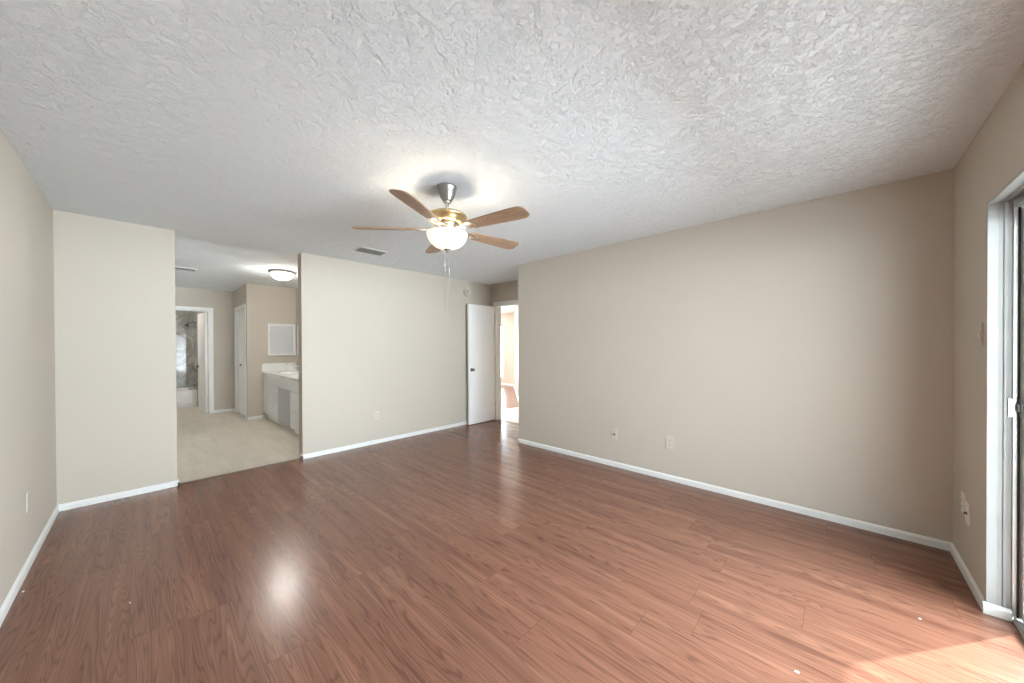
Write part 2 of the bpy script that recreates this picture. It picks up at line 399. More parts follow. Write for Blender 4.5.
# tub room
S('wall_tub_side', [((XF+0.11, 0.96, 0), (10.5, 1.06, HV))], WALL, 'wall beside the open bathroom door', 'wall')
S('wall_tub_end', [((10.5, 0.845, 0), (11.35, 1.06, HV))], TILEX, 'grey marble tiled end wall of the tub alcove with the shower fittings', 'wall')
S('wall_tub_back', [((11.35, -0.78, 0), (11.47, 1.06, HV))], TILEY, 'glossy grey marble tiled wall behind the bathtub', 'wall')
# hall and living room beyond the bedroom door
LY = 8.45
WX0, WX1 = 8.36, 11.1
S('wall_living', [((7.6, LY, 0), (WX0, LY+0.12, H)), ((WX1, LY, 0), (11.5, LY+0.12, H)), ((WX0, LY, 2.05), (WX1, LY+0.12, H)), ((WX0, LY, 0), (WX1, LY+0.12, 0.23))], WALL, 'pale wall with a tall window far beyond the bedroom door', 'wall')
S('wall_living_side', [((11.38, YD+0.12, 0), (11.5, LY, H))], WALL, 'side wall of the far living room', 'wall')
S('wall_living_near', [((XB+TW, YD, 0), (11.38, YD+0.12, H))], WALL, 'wall between the dressing area and the far living room', 'wall')
S('wall_hall', [((2.9, YD+0.12, 0), (3.0, 6.0, H))], WALL, 'end wall of the hall past the bedroom door', 'wall')
def slant(p, q, th, z0, z1, bm):
    p, q = Vector(p), Vector(q); d = (q-p).normalized(); n = Vector((-d.y, d.x))
    if n.y < 0: n = -n            # thickness away from the bedroom
    prism(bm, [tuple(p), tuple(q), tuple(q+n*th), tuple(p+n*th)], z0, z1)
bm = new(); slant((7.86, LY), (5.30, 5.89), 0.12, 0, H, bm)
obj('wall_hall_slant', bm, WALL, None, 'pale slanting wall seen past the hall tile', 'wall', None, 'structure')
bm = new(); slant((5.30, 5.89), (3.0, 5.89), 0.12, 0, H, bm)
obj('wall_hall_side', bm, WALL, None, 'pale wall opposite the bedroom doorway', 'wall', None, 'structure')

# ------------------------------------------------------------------ baseboards
BH, BT = 0.054, 0.013
def base_run(bm, p, q, n):
    """profiled baseboard from p to q standing off the wall along n."""
    p, q, n = Vector(p), Vector(q), Vector(n)
    prof = [(0, 0), (BT, 0), (BT, BH*0.72), (BT*0.75, BH*0.86), (BT*0.45, BH*0.95), (0, BH)]
    A = [bm.verts.new((*(p+n*a), z)) for a, z in prof]; B = [bm.verts.new((*(q+n*a), z)) for a, z in prof]
    k = len(prof)
    fs = [bm.faces.new((A[i], A[(i+1) % k], B[(i+1) % k], B[i])) for i in range(k)] + [bm.faces.new(A), bm.faces.new(B[::-1])]
    bmesh.ops.recalc_face_normals(bm, faces=fs)
def baseboard(name, runs, label):
    bm = new()
    for p, q, n in runs: base_run(bm, p, q, n)
    obj(name, bm, TRIM, None, label, 'baseboard', None, 'structure')
baseboard('baseboard_left', [((XW, YL), (XB, YL), (0, 1))], 'white baseboard along the plain side wall')
baseboard('baseboard_pier', [((XB, YL), (XB, Y1+BT), (-1, 0)), ((XB-BT, Y1), (XB+0.06, Y1), (0, 1))], 'white baseboard along the short wall pier')
baseboard('baseboard_back', [((XB, Y2-BT), (XB, YD), (-1, 0)), ((XB-BT, Y2), (XB+0.06, Y2), (0, -1))], 'white baseboard between the wide opening and the bedroom door')
baseboard('baseboard_right', [((XW, YR), (XR+BT, YR), (0, -1)), ((XR, YR-BT), (XR, YD), (1, 0))], 'white baseboard along the long wall with the outlets')
baseboard('baseboard_window', [((XW, YJ-0.017), (XW, YR), (1, 0)), ((XW+BT, YJ-0.017), (XW-0.070, YJ-0.017), (0, -1))], 'white baseboard in the corner beside the sliding door')
baseboard('baseboard_window_far', [((XW, YL), (XW, YJ2+0.01), (1, 0))], 'white baseboard on the other side of the sliding door')
baseboard('baseboard_vanity_end', [((VX, VS), (VX, 1.60), (-1, 0))], 'short white baseboard beside the vanity cabinet')
baseboard('baseboard_closet', [((8.997, VS), (XF, VS), (0, -1))], 'short white baseboard beside the folding closet door')
baseboard('baseboard_bathroom', [((XF, 0.975), (XF, VS), (-1, 0))], 'white baseboard beside the bathroom doorway')
baseboard('baseboard_living', [((7.86, LY), (11.3, LY), (0, -1))], 'white baseboard below the tall far window')
d = Vector((7.86-5.30, LY-5.89)).normalized(); nn = (d.y, -d.x)
baseboard('baseboard_slant', [((7.86, LY), (5.30, 5.89), nn)], 'white baseboard of the slanting hall wall')

# ------------------------------------------------------------------ door and opening trim
def casing(name, boxes, label):
    return S(name, boxes, TRIM, label, 'door trim', 0.004)
casing('trim_1', [((DX1-0.02, YD-0.014, 0), (DX1+0.045, YD, DZ+0.06)), ((DX0-0.06, YD-0.014, 0), (DX0, YD, DZ+0.06)), ((DX0, YD-0.014, DZ), (DX1-0.02, YD, DZ+0.06)),
                  ((DX1-0.02, YD, 0), (DX1, YD+0.13, DZ)), ((DX0, YD, 0), (DX0+0.02, YD+0.13, DZ)), ((DX0, YD, DZ-0.02), (DX1, YD+0.13, DZ)),
                  ((DX1-0.032, YD+0.05, 0), (DX1-0.02, YD+0.09, DZ-0.02))], 'white casing around the open bedroom doorway')
casing('trim_2', [((XF-0.014, BY1, 0), (XF, BY1+0.062, BZ+0.065)), ((XF-0.014, BY0-0.062, 0), (XF, BY0, BZ+0.065)), ((XF-0.014, BY0, BZ), (XF, BY1, BZ+0.065)),
                  ((XF, BY1-0.018, 0), (XF+0.11, BY1, BZ)), ((XF, BY0, 0), (XF+0.11, BY0+0.018, BZ)), ((XF, BY0, BZ-0.018), (XF+0.11, BY1, BZ))], 'white casing around the bathroom doorway')
casing('trim_3', [((CX1, VS-0.014, 0), (CX1+0.065, VS, CZ+0.065)), ((CX0-0.065, VS-0.014, 0), (CX0, VS, CZ+0.065)), ((CX0, VS-0.014, CZ), (CX1, VS, CZ+0.065)),
                  ((CX1-0.018, VS, 0), (CX1, VS+0.12, CZ)), ((CX0, VS, 0), (CX0+0.018, VS+0.12, CZ)), ((CX0, VS, CZ-0.018), (CX1, VS+0.12, CZ))], 'white casing around the folding closet door')
# stepped white liner of the patio-door recess
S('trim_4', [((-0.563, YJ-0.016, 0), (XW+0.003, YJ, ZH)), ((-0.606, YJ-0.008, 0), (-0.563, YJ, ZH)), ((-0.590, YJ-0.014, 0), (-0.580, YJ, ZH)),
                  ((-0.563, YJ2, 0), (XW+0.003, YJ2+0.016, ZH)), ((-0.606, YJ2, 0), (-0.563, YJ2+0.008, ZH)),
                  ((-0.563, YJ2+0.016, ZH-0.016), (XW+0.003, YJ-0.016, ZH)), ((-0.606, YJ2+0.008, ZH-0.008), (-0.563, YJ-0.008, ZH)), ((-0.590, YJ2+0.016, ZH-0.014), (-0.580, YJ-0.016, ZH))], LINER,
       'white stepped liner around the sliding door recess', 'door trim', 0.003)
S('trim_5', [((XB+0.012, Y1, 0.0), (XB+0.05, Y2, 0.006))], plain('brown_threshold', srgb(92, 62, 48), 0.4), 'thin dark threshold strip between laminate and tile', 'threshold', 0.002)
S('trim_6', [((DX0, YD+0.045, 0.0), (DX1, YD+0.085, 0.006))], plain('grey_threshold', srgb(150, 140, 130), 0.4), 'thin threshold strip under the bedroom doorway', 'threshold', 0.002)

# ------------------------------------------------------------------ open bedroom door (door_1)
def rot_box(bm, piv, ang, lo, hi, bev=0.0):
    """box in a frame turned by ang about the vertical through piv (plan coords)."""
    b = bmesh.new(); box(b, lo, hi, bev)
    add(bm, b, Matrix.Translation((piv[0], piv[1], 0)) @ Matrix.Rotation(ang, 4, 'Z'))
piv = (DX1-0.005, YD-0.02); ang = -PI/2 + math.radians(1.2)
d1 = thing('door_1', piv[0], piv[1], 0, 'open flush white bedroom door standing against the back wall', 'door', None, 'structure')
bm = new(); rot_box(bm, piv, ang, (0.0, 0.0, 0.012), (0.585, 0.035, 2.035), 0.002); obj('slab', bm, DOORW, d1)
def knob_pair(parent, piv, ang, s, z, t, mat, r=0.026):
    for side in (-1, 1):
        bm = new(); b = bmesh.new()
        prof = [(0, 0), (0.031, 0.0), (0.031, 0.004), (0.014, 0.008), (0.011, 0.028), (0.020, 0.034), (r, 0.045), (r, 0.054), (0.018, 0.062), (0, 0.064)]
        lathe(b, prof, (0, 0, 0), 24, 'Y')
        if side < 0: bmesh.ops.scale(b, vec=(1, -1, 1), verts=b.verts); bmesh.ops.reverse_faces(b, faces=b.faces)
        add(bm, b, Matrix.Translation((piv[0], piv[1], 0)) @ Matrix.Rotation(ang, 4, 'Z') @ Matrix.Translation((s, t if side > 0 else 0, z)))
        obj('knob', bm, mat, parent, 'dark metal door knob')
knob_pair(d1, piv, ang, 0.525, 0.93, 0.035, plain('satin_dark_nickel', (0.22, 0.21, 0.20), 0.3, 1.0))
for z in (0.25, 1.05, 1.82):
    bm = new(); tube(bm, [(piv[0]-0.004, piv[1]+0.004, z), (piv[0]-0.004, piv[1]+0.004, z+0.09)], 0.006, 10); obj('hinge', bm, NICKEL, d1)

# ------------------------------------------------------------------ sliding patio door (door_2)
d2 = thing('door_2', -0.68, (YJ+YJ2)/2, 0, 'aluminium framed sliding glass patio door letting in the daylight', 'door', None, 'structure')
XA, XZ = -0.606, -0.690
bm = new()
box(bm, (XZ, YJ-0.012, 0), (XA, YJ, ZH), 0.002); box(bm, (XZ, YJ2, 0), (XA, YJ2+0.02, ZH), 0.002)
box(bm, (XZ, YJ2+0.02, ZH-0.05), (XA, YJ-0.02, ZH), 0.002)
obj('frame', bm, ALU, d2)
bm = new()
box(bm, (XZ, YJ2+0.02, -0.02), (XA, YJ-0.02, 0.012), 0.002)
for x in (-0.612, -0.640, -0.672): box(bm, (x-0.003, YJ2+0.02, 0.012), (x+0.003, YJ-0.02, 0.026), 0.001)
obj('track', bm, ALU, d2)
bm = new(); box(bm, (-0.619, YJ-0.016, 0.02), (-0.626, YJ-0.011, ZH-0.05)); obj('weatherstrip', bm, ALUDARK, d2)
bm = new(); box(bm, (-0.592, YJ-0.010, 0.975), (-0.618, YJ-0.016, 1.062), 0.001)
for z in (0.993, 1.043): lathe(bm, [(0.004, 0), (0.003, 0.002), (0, 0.002)], (-0.599, YJ-0.017, z), 10, 'Y')
obj('keeper_plate', bm, NICKEL, d2, 'grey metal latch keeper screwed to the jamb')
def panel(name, xc, y0, y1, latch=False):
    bm = new(); hw = 0.013; sw = 0.045
    z0, z1 = 0.028, ZH-0.055
    for a, b in (((xc-hw, y0, z0), (xc+hw, y0+sw, z1)), ((xc-hw, y1-sw, z0), (xc+hw, y1, z1)), ((xc-hw, y0+sw, z0), (xc+hw, y1-sw, z0+0.035)), ((xc-hw, y0+sw, z1-sw), (xc+hw, y1-sw, z1))):
        box(bm, a, b, 0.002)
    p = obj(name, bm, ALU, d2)
    bm = new(); box(bm, (xc-0.003, y0+sw-0.006, z0+0.030), (xc+0.003, y1-sw+0.006, z1-sw+0.006)); obj('glass_pane', bm, GLASS, p)
    if latch:
        bm = new(); box(bm, (xc+hw-0.001, y1-0.036, 0.982), (xc+hw+0.006, y1-0.004, 1.062), 0.002); box(bm, (xc+hw+0.004, y1-0.026, 1.005), (xc+hw+0.013, y1-0.014, 1.040), 0.002); obj('latch', bm, plain('grey_latch_metal', (0.16, 0.16, 0.155), 0.45, 0.4, nz=0.05, scale=30), p)
    return p
panel('sliding_panel', -0.640, 1.93, YJ-0.016, True)
panel('fixed_panel', -0.672, YJ2+0.02, 1.985)

# ------------------------------------------------------------------ window of the far living room
w1 = thing('window_1', (WX0+WX1)/2, LY+0.06, 0.23, 'tall bright window far beyond the bedroom door', 'window', None, 'structure')
bm = new()
for a, b in (((WX0, LY+0.03, 0.23), (WX0+0.04, LY+0.09, 2.05)), ((WX1-0.04, LY+0.03, 0.23), (WX1, LY+0.09, 2.05)), ((WX0+0.04, LY+0.03, 0.23), (WX1-0.04, LY+0.09, 0.27)), ((WX0+0.04, LY+0.03, 2.01), (WX1-0.04, LY+0.09, 2.05)), ((9.71, LY+0.03, 0.27), (9.75, LY+0.09, 2.01))):
    box(bm, a, b, 0.003)
obj('frame', bm, TRIM, w1)
for a, b in ((WX0+0.035, 9.715), (9.745, WX1-0.035)):
    bm = new(); box(bm, (a, LY+0.055, 0.265), (b, LY+0.061, 2.015)); obj('glass_pane', bm, GLASS, w1)

# ------------------------------------------------------------------ bathroom door (door_3) and folding closet door (door_4)
piv3 = (XF+0.075, BY1-0.022); ang3 = math.radians(-6.0)
d3 = thing('door_3', piv3[0], piv3[1], 0, 'white bathroom door swung open into the tub room', 'door', None, 'structure')
bm = new(); rot_box(bm, piv3, ang3, (0.0, -0.035, 0.012), (0.60, 0.0, 2.03), 0.002); obj('slab', bm, DOORW, d3)
knob_pair(d3, piv3, ang3, 0.54, 0.93, 0.0, DARKMET)
for z in (0.25, 1.82):
    bm = new(); tube(bm, [(piv3[0]-0.006, piv3[1]+0.002, z), (piv3[0]-0.006, piv3[1]+0.002, z+0.09)], 0.006, 10); obj('hinge', bm, NICKEL, d3)
d4 = thing('door_4', (CX0+CX1)/2, VS+0.05, 0, 'white folding closet door beside the vanity area', 'door', None, 'structure')
def leaf(p, q):
    p, q = Vector(p), Vector(q); d = q-p; a = math.atan2(d.y, d.x); L = d.length
    bm = new(); rot_box(bm, p, a, (0.002, -0.016, 0.02), (L-0.002, 0.016, 2.03), 0.002)
    for z0, z1 in ((0.16, 0.95), (1.06, 1.90)):
        for s in (-1, 1):
            rot_box(bm, p, a, (0.075, s*0.016, z0), (0.090, s*0.020, z1)); rot_box(bm, p, a, (L-0.090, s*0.016, z0), (L-0.075, s*0.020, z1))
            rot_box(bm, p, a, (0.090, s*0.016, z0), (L-0.090, s*0.020, z0+0.015)); rot_box(bm, p, a, (0.090, s*0.016, z1-0.015), (L-0.090, s*0.020, z1))
    return obj('leaf', bm, DOORW, d4)
fm = ((CX0+CX1)/2, VS+0.022)
leaf((CX1-0.02, VS+0.055), fm); l2 = leaf(fm, (CX0+0.02, VS+0.055))
bm = new(); lathe(bm, [(0, 0), (0.009, 0.0), (0.008, 0.014), (0.018, 0.022), (0.018, 0.030), (0, 0.034)], (0, 0, 0), 20, 'Y')
for v in bm.verts: v.co = Vector((8.41+v.co.x, VS+0.012-v.co.y, 0.985+v.co.z))
bmesh.ops.reverse_faces(bm, faces=bm.faces)
obj('knob', bm, DARKMET, l2, 'small dark round pull')

# ------------------------------------------------------------------ ceiling fan
FX, FY = 1.998, 1.468
fan = thing('ceiling_fan', FX, FY, 1.48, 'five-bladed wooden ceiling fan with a lit frosted bowl, hanging mid-room', 'ceiling fan')
bm = new(); lathe(bm, [(0.0, 2.44), (0.068, 2.44), (0.068, 2.428), (0.062, 2.420), (0.058, 2.395), (0.048, 2.365), (0.034, 2.345), (0.030, 2.335), (0.0, 2.333)], (FX, FY, 0)); obj('canopy', bm, plain('dull_nickel', (0.30, 0.295, 0.28), 0.38, 1.0, nz=0.08, scale=30), fan)
bm = new(); lathe(bm, [(0.0, 2.345), (0.012, 2.345), (0.012, 2.255), (0.0, 2.255)], (FX, FY, 0), 24); lathe(bm, [(0.013, 2.345), (0.026, 2.338), (0.026, 2.328), (0.013, 2.322)], (FX, FY, 0), 24)
rod = obj('downrod', bm, NICKEL, fan)
bm = new(); lathe(bm, [(0.0, 2.270), (0.022, 2.270), (0.026, 2.262), (0.060, 2.256), (0.118, 2.246), (0.134, 2.238), (0.138, 2.228), (0.134, 2.220), (0.126, 2.216), (0.122, 2.200), (0.112, 2.186), (0.096, 2.178), (0.0, 2.176)], (FX, FY, 0), 64)
motor = obj('motor_housing', bm, plain('satin_brass', (0.66, 0.50, 0.28), 0.32, 1.0, nz=0.04), fan)
bm = new(); lathe(bm, [(0.0, 2.178), (0.082, 2.178), (0.086, 2.170), (0.082, 2.162), (0.055, 2.158), (0.050, 2.150), (0.060, 2.142), (0.060, 2.130), (0.084, 2.124), (0.086, 2.120), (0.082, 2.117), (0.0, 2.115)], (FX, FY, 0), 48); obj('switch_housing', bm, NICKEL, fan)
bm = new()
outer = [(0.139, 2.116), (0.142, 2.114), (0.142, 2.107), (0.138, 2.090), (0.129, 2.068), (0.113, 2.046), (0.088, 2.024), (0.055, 2.010), (0.022, 2.004), (0.004, 2.003)]
inner = [(r-0.004 if r > 0.01 else r, z+0.004) for r, z in outer[2:]]
lathe(bm, [(0.004, 2.007)]+inner[::-1][1:]+[(0.136, 2.116)]+outer, (FX, FY, 0), 64); obj('light_bowl', bm, BOWL, fan, 'glowing frosted glass bowl')
bm = new(); lathe(bm, [(0.0, 2.010), (0.020, 2.008), (0.024, 2.002), (0.018, 1.996), (0.009, 1.992), (0.011, 1.986), (0.006, 1.980), (0.0, 1.979)], (FX, FY, 0), 24)
tube(bm, [(FX, FY, 2.008), (FX, FY, 2.112)], 0.004, 8); obj('finial', bm, plain('dark_nickel', (0.20, 0.19, 0.18), 0.35, 1.0, nz=0.08, scale=30), fan)
def rounded(pts, rad, n=6):
    out = []; k = len(pts)
    for i in range(k):
        p0, p, p1 = Vector(pts[i-1]), Vector(pts[i]), Vector(pts[(i+1) % k])
        a = (p0-p).normalized(); b = (p1-p).normalized(); r = rad[i]
        half = math.acos(max(-1, min(1, a.dot(b))))/2; cut = r/math.tan(half)
        cen = p + (a+b).normalized()*r/math.sin(half); s = p+a*cut; e = p+b*cut
        a0 = math.atan2(s.y-cen.y, s.x-cen.x); a1 = math.atan2(e.y-cen.y, e.x-cen.x)
        dd = (a1-a0+PI) % (2*PI)-PI
        for j in range(n+1): out.append((cen.x+r*math.cos(a0+dd*j/n), cen.y+r*math.sin(a0+dd*j/n)))
    return out
blade_outline = rounded([(0.185, -0.046), (0.56, -0.066), (0.640, -0.060), (0.640, 0.060), (0.56, 0.066), (0.185, 0.046)], [0.02, 0.3, 0.042, 0.042, 0.3, 0.02])
NB = 16
ring_o = [(0.195+0.062*math.cos(2*PI*k/NB), 0.038*math.sin(2*PI*k/NB)) for k in range(NB)]
ring_i = [(0.195+0.036*math.cos(2*PI*k/NB), 0.018*math.sin(2*PI*k/NB)) for k in range(NB)]
T = Matrix.Translation((FX, FY, 2.137)) @ Matrix.Rotation(math.radians(12), 4, 'X')
bm = new(); prism(bm, blade_outline, 0.0, 0.007, T, 0.002); blade0 = obj('blade', bm, BLADE, fan)
bm = new(); prism(bm, ring_o, -0.005, -0.0005, T, 0, ring_i)
prism(bm, [(0.07, -0.016), (0.14, -0.013), (0.14, 0.013), (0.07, 0.016)], -0.004, 0.004, Matrix.Translation((FX, FY, 2.156)) @ Matrix.Rotation(math.radians(5), 4, 'Y'))
for sx, sy in ((0.205, 0.028), (0.205, -0.028), (0.247, 0.0)):
    b = bmesh.new(); lathe(b, [(0.005, 0), (0.004, -0.003), (0, -0.0035)], (sx, sy, -0.005), 8); add(bm, b, T)
arm0 = obj('blade_arm', bm, NICKEL, fan)
for k in range(5):                       # each blade and its arm are turned about the downrod
    for o in (blade0, arm0):
        c = o if k == 0 else o.copy()
        if k: COL.objects.link(c); c.parent = fan
        c.rotation_euler.z = -math.radians(24.5+72*k)
for dx, dy, zl in ((0.010, -0.014, 1.605), (-0.012, 0.008, 1.535)):
    bm = new(); tube(bm, [(FX+dx*0.5, FY+dy*0.5, 2.000), (FX+dx, FY+dy, 1.97), (FX+dx, FY+dy, zl)], 0.0008, 6)
    ch = obj('pull_chain', bm, NICKEL, fan)
    bm = new(); lathe(bm, [(0, 0.002), (0.002, 0.0), (0.0035, -0.008), (0.004, -0.026), (0.003, -0.032), (0, -0.033)], (FX+dx, FY+dy, zl), 12); obj('pull_fob', bm, NICKEL, ch)
def point(name, loc, e, col, rad):
    d = bpy.data.lights.new(name, 'POINT'); d.energy = e; d.color = col; d.shadow_soft_size = rad
    o = bpy.data.objects.new(name, d); COL.objects.link(o); o.location = loc; return o
for k in range(3):
    a = 2*PI*k/3+0.5
    point('fan_bulb', W(FX+0.085*math.cos(a), FY+0.085*math.sin(a), 2.055), 2.6, (1.0, 0.84, 0.62), 0.04)

# ------------------------------------------------------------------ ceiling fittings
def register(name, xc, yc, z, lx, ly, label):
    t = thing(name, xc, yc, z, label, 'air vent')
    bm = new(); w = 0.022
    for a, b in (((-lx/2, -ly/2), (-lx/2+w, ly/2)), ((lx/2-w, -ly/2), (lx/2, ly/2)), ((-lx/2+w, -ly/2), (lx/2-w, -ly/2+w)), ((-lx/2+w, ly/2-w), (lx/2-w, ly/2))):
        box(bm, (xc+a[0], yc+a[1], z-0.006), (xc+b[0], yc+b[1], z), 0.002)
    obj('frame', bm, TRIM, t)
    bm = new(); box(bm, (xc-lx/2+w, yc-ly/2+w, z-0.002), (xc+lx/2-w, yc+ly/2-w, z))
    n = 7
    for i in range(n):
        x = xc-lx/2+w+(lx-2*w)*(i+0.5)/n
        b = bmesh.new(); box(b, (-0.008, -(ly/2-w), -0.0008), (0.008, ly/2-w, 0.0008)); add(bm, b, Matrix.Translation((x, yc, z-0.009)) @ Matrix.Rotation(math.radians(38), 4, 'Y'))
    obj('louvre', bm, VENTG, t)
register('ceiling_vent', 3.965, 1.825, H, 0.20, 0.34, 'grey louvred air vent in the bedroom ceiling beyond the fan')
register('ceiling_vent', 7.03, 0.40, HV, 0.16, 0.34, 'slim air vent in the ceiling over the dressing area')
LX, LYV = 6.25, 1.48
fl = thing('ceiling_light', LX, LYV, HV, 'lit round flush ceiling light over the dressing area', 'ceiling light')
bm = new(); lathe(bm, [(0.0, HV), (0.165, HV), (0.178, HV-0.010), (0.178, HV-0.024), (0.160, HV-0.036), (0.140, HV-0.038), (0.0, HV-0.036)], (LX, LYV, 0), 48); obj('base_pan', bm, NICKEL, fl)
bm = new(); lathe(bm, [(0.142, HV-0.036), (0.142, HV-0.048), (0.130, HV-0.078), (0.105, HV-0.102), (0.068, HV-0.120), (0.030, HV-0.128), (0.0, HV-0.130)], (LX, LYV, 0), 48); obj('glass_dome', bm, DOME, fl, 'glowing white glass dome')

ADDED_DOME = make_lampglass('added_bright_dome', (0.97, 0.98, 1.0), 110.0)  # strong glow for the added hall and living-room lamps
def added_flush_light(x, y, z, label, dm=None):  # unseen lamps, added to brighten the rooms beyond the bedroom
    bl = thing('ceiling_light', x, y, z, label, 'ceiling light')  # added unseen lamp
    bm = new(); lathe(bm, [(0.0, z), (0.140, z), (0.150, z-0.010), (0.150, z-0.024), (0.126, z-0.030), (0.0, z-0.030)], (x, y, 0), 40); obj('base_pan', bm, NICKEL, bl)
    bm = new(); lathe(bm, [(0.120, z-0.028), (0.120, z-0.045), (0.100, z-0.080), (0.060, z-0.100), (0.0, z-0.108)], (x, y, 0), 40); obj('glass_dome', bm, dm or DOME, bl)  # dome of the added lamp
added_flush_light(10.15, -0.05, HV, 'unseen round ceiling light added to brighten the tub room')
added_flush_light(5.75, 5.2, H, 'unseen round ceiling light added to brighten the hall past the bedroom door', ADDED_DOME)
added_flush_light(7.0, 6.3, H, 'unseen round ceiling light added to brighten the far living room', ADDED_DOME)

# smoke alarm high on the back wall
sa = thing('smoke_alarm', XB, 3.79, 2.257, 'round white smoke alarm high on the wall above the bedroom door', 'smoke alarm')
bm = new(); lathe(bm, [(0, 0), (0.078, 0), (0.078, 0.010), (0.070, 0.028), (0.052, 0.034), (0.048, 0.030), (0.0, 0.030)], (0, 0, 0), 40, 'X')
for v in bm.verts: v.co = Vector((XB-v.co.x, 3.79+v.co.y, 2.257+v.co.z))
bmesh.ops.reverse_faces(bm, faces=bm.faces); obj('body', bm, PLATE, sa)
bm = new(); lathe(bm, [(0.040, 0.028), (0.040, 0.040), (0.034, 0.044), (0.026, 0.044), (0.024, 0.036), (0, 0.036)], (0, 0, 0), 32, 'X')
for v in bm.verts: v.co = Vector((XB-v.co.x, 3.775+v.co.y, 2.250+v.co.z))
bmesh.ops.reverse_faces(bm, faces=bm.faces); obj('sounder', bm, plain('grey_beige_plastic', (0.48, 0.44, 0.38), 0.45), sa)

# ------------------------------------------------------------------ wall plates
def plate(name, pos, n, w, h, label, cat, kind='duplex', mat=None):
    """pos: centre on the wall in plan coords, n: unit plan normal of the wall."""
    mat = mat or PLATE
    n = Vector(n); t = Vector((-n.y, n.x)); pos = Vector(pos)
    T = Matrix(((t.x, n.x, 0, pos.x), (t.y, n.y, 0, pos.y), (0, 0, 1, pos.z), (0, 0, 0, 1)))
    th = thing(name, pos.x, pos.y, pos.z-h/2, label, cat)
    def put(b):
        bm = new(); add(bm, b, T); bmesh.ops.recalc_face_normals(bm, faces=bm.faces); return bm
    b = bmesh.new(); box(b, (-w/2, 0, -h/2), (w/2, 0.006, h/2), 0.003); obj('cover_plate', put(b), mat, th)
    if kind == 'duplex':
        for s in (-1, 1):
            b = bmesh.new(); prism(b, rounded([(-0.017, -0.014), (0.017, -0.014), (0.017, 0.014), (-0.017, 0.014)], [0.006]*4, 4), 0.006, 0.0085, Matrix(((1, 0, 0, 0), (0, 0, 1, 0), (0, 1, 0, s*0.0195), (0, 0, 0, 1))))
            sk = obj('socket', put(b), mat, th)
            b = bmesh.new(); box(b, (-0.008, 0.0083, s*0.0195-0.003), (-0.0055, 0.0090, s*0.0195+0.007)); box(b, (0.0055, 0.0083, s*0.0195-0.003), (0.008, 0.0090, s*0.0195+0.007)); box(b, (-0.002, 0.0083, s*0.0195-0.010), (0.002, 0.0090, s*0.0195-0.006))
            obj('slots', put(b), SLOT, sk)
    elif kind == 'coax':
        b = bmesh.new(); lathe(b, [(0.009, 0.006), (0.009, 0.008), (0.0055, 0.009), (0.0055, 0.018), (0, 0.018)], (0, 0, 0), 16, 'Y'); obj('coax_jack', put(b), DARKMET, th)
    elif kind == 'switch':
        b = bmesh.new(); box(b, (-0.012, 0.005, -0.02), (0.012, 0.009, 0.02), 0.002); box(b, (-0.005, 0.008, 0.0), (0.005, 0.014, 0.010), 0.002); obj('toggle', put(b), PLATE, th)
    for s in ((-1, 1) if kind in ('blank', 'coax', 'switch') else (0,)):
        b = bmesh.new(); lathe(b, [(0.0032, 0.006), (0.0026, 0.0072), (0, 0.0074)], (0, 0, s*0.042), 8, 'Y')
        obj('screw', put(b), NICKEL if kind != 'blank' else mat, th)
    return th
plate('wall_outlet', (1.79, YR, 0.355), (0, -1), 0.072, 0.115, 'small outlet plate with dark jack low on the long wall, further from the sliding door', 'outlet', 'coax')
plate('wall_outlet', (1.205, YR, 0.372), (0, -1), 0.080, 0.125, 'duplex outlet low on the long wall, nearer the sliding door', 'outlet')
plate('wall_outlet', (XB, 2.185, 0.385), (-1, 0), 0.072, 0.115, 'pale duplex outlet low on the wall between the wide opening and the bedroom door', 'outlet')
plate('wall_outlet', (XW, 3.268, 0.398), (1, 0), 0.075, 0.118, 'duplex outlet low beside the sliding door, upper and closer to the room corner', 'outlet', 'duplex', PLATEW)
plate('wall_outlet', (XW, 3.172, 0.372), (1, 0), 0.075, 0.118, 'dark-jacked plate low beside the sliding door, lower and closer to the glass', 'outlet', 'coax', PLATEW)
plate('light_switch', (XW, 2.945, 1.375), (1, 0), 0.072, 0.115, 'beige painted light switch plate on the wall beside the sliding door', 'switch', 'switch', WALL)
plate('blank_plate', (3.58, YL, 0.40), (0, 1), 0.075, 0.12, 'blank beige painted cover plate low on the plain side wall', 'cover plate', 'blank', WALL)

# ------------------------------------------------------------------ vanity
V0, V1 = 5.30, VX-0.003             # run of the vanity along x
VF = 1.54                           # front face
van = thing('vanity_cabinet', (V0+V1)/2, 1.8, 0, 'long pale grey vanity cabinet with an open knee space under a white top', 'cabinet')
K0, K1 = 6.12, 6.81
bm = new()
for a, b in ((V0, K0), (K1, V1)):
    box(bm, (a, VF+0.02, 0.09), (a+0.018, VY-0.004, 0.825)); box(bm, (b-0.018, VF+0.02, 0.09), (b, VY-0.004, 0.825))
    box(bm, (a+0.018, VF+0.02, 0.09), (b-0.018, VY-0.004, 0.108)); box(bm, (a+0.018, VY-0.016, 0.108), (b-0.018, VY-0.004, 0.825))
    box(bm, (a, VF+0.06, 0.0), (b, VF+0.078, 0.09)); box(bm, (a, VF+0.078, 0.0), (a+0.018, VY-0.004, 0.09)); box(bm, (b-0.018, VF+0.078, 0.0), (b, VY-0.004, 0.09))
box(bm, (K0, VY-0.016, 0.0), (K1, VY-0.004, 0.825)); box(bm, (K0, VF+0.02, 0.66), (K1, VF+0.038, 0.825))
obj('carcass', bm, CAB, van)
def front(name, x0, x1, z0, z1):
    bm = new(); box(bm, (x0+0.004, VF, z0+0.004), (x1-0.004, VF+0.02, z1-0.004), 0.003)
    return obj(name, bm, CAB, van)
front('front_panel', V0, V1, 0.655, 0.825)
front('door', 7.26, V1, 0.09, 0.65)
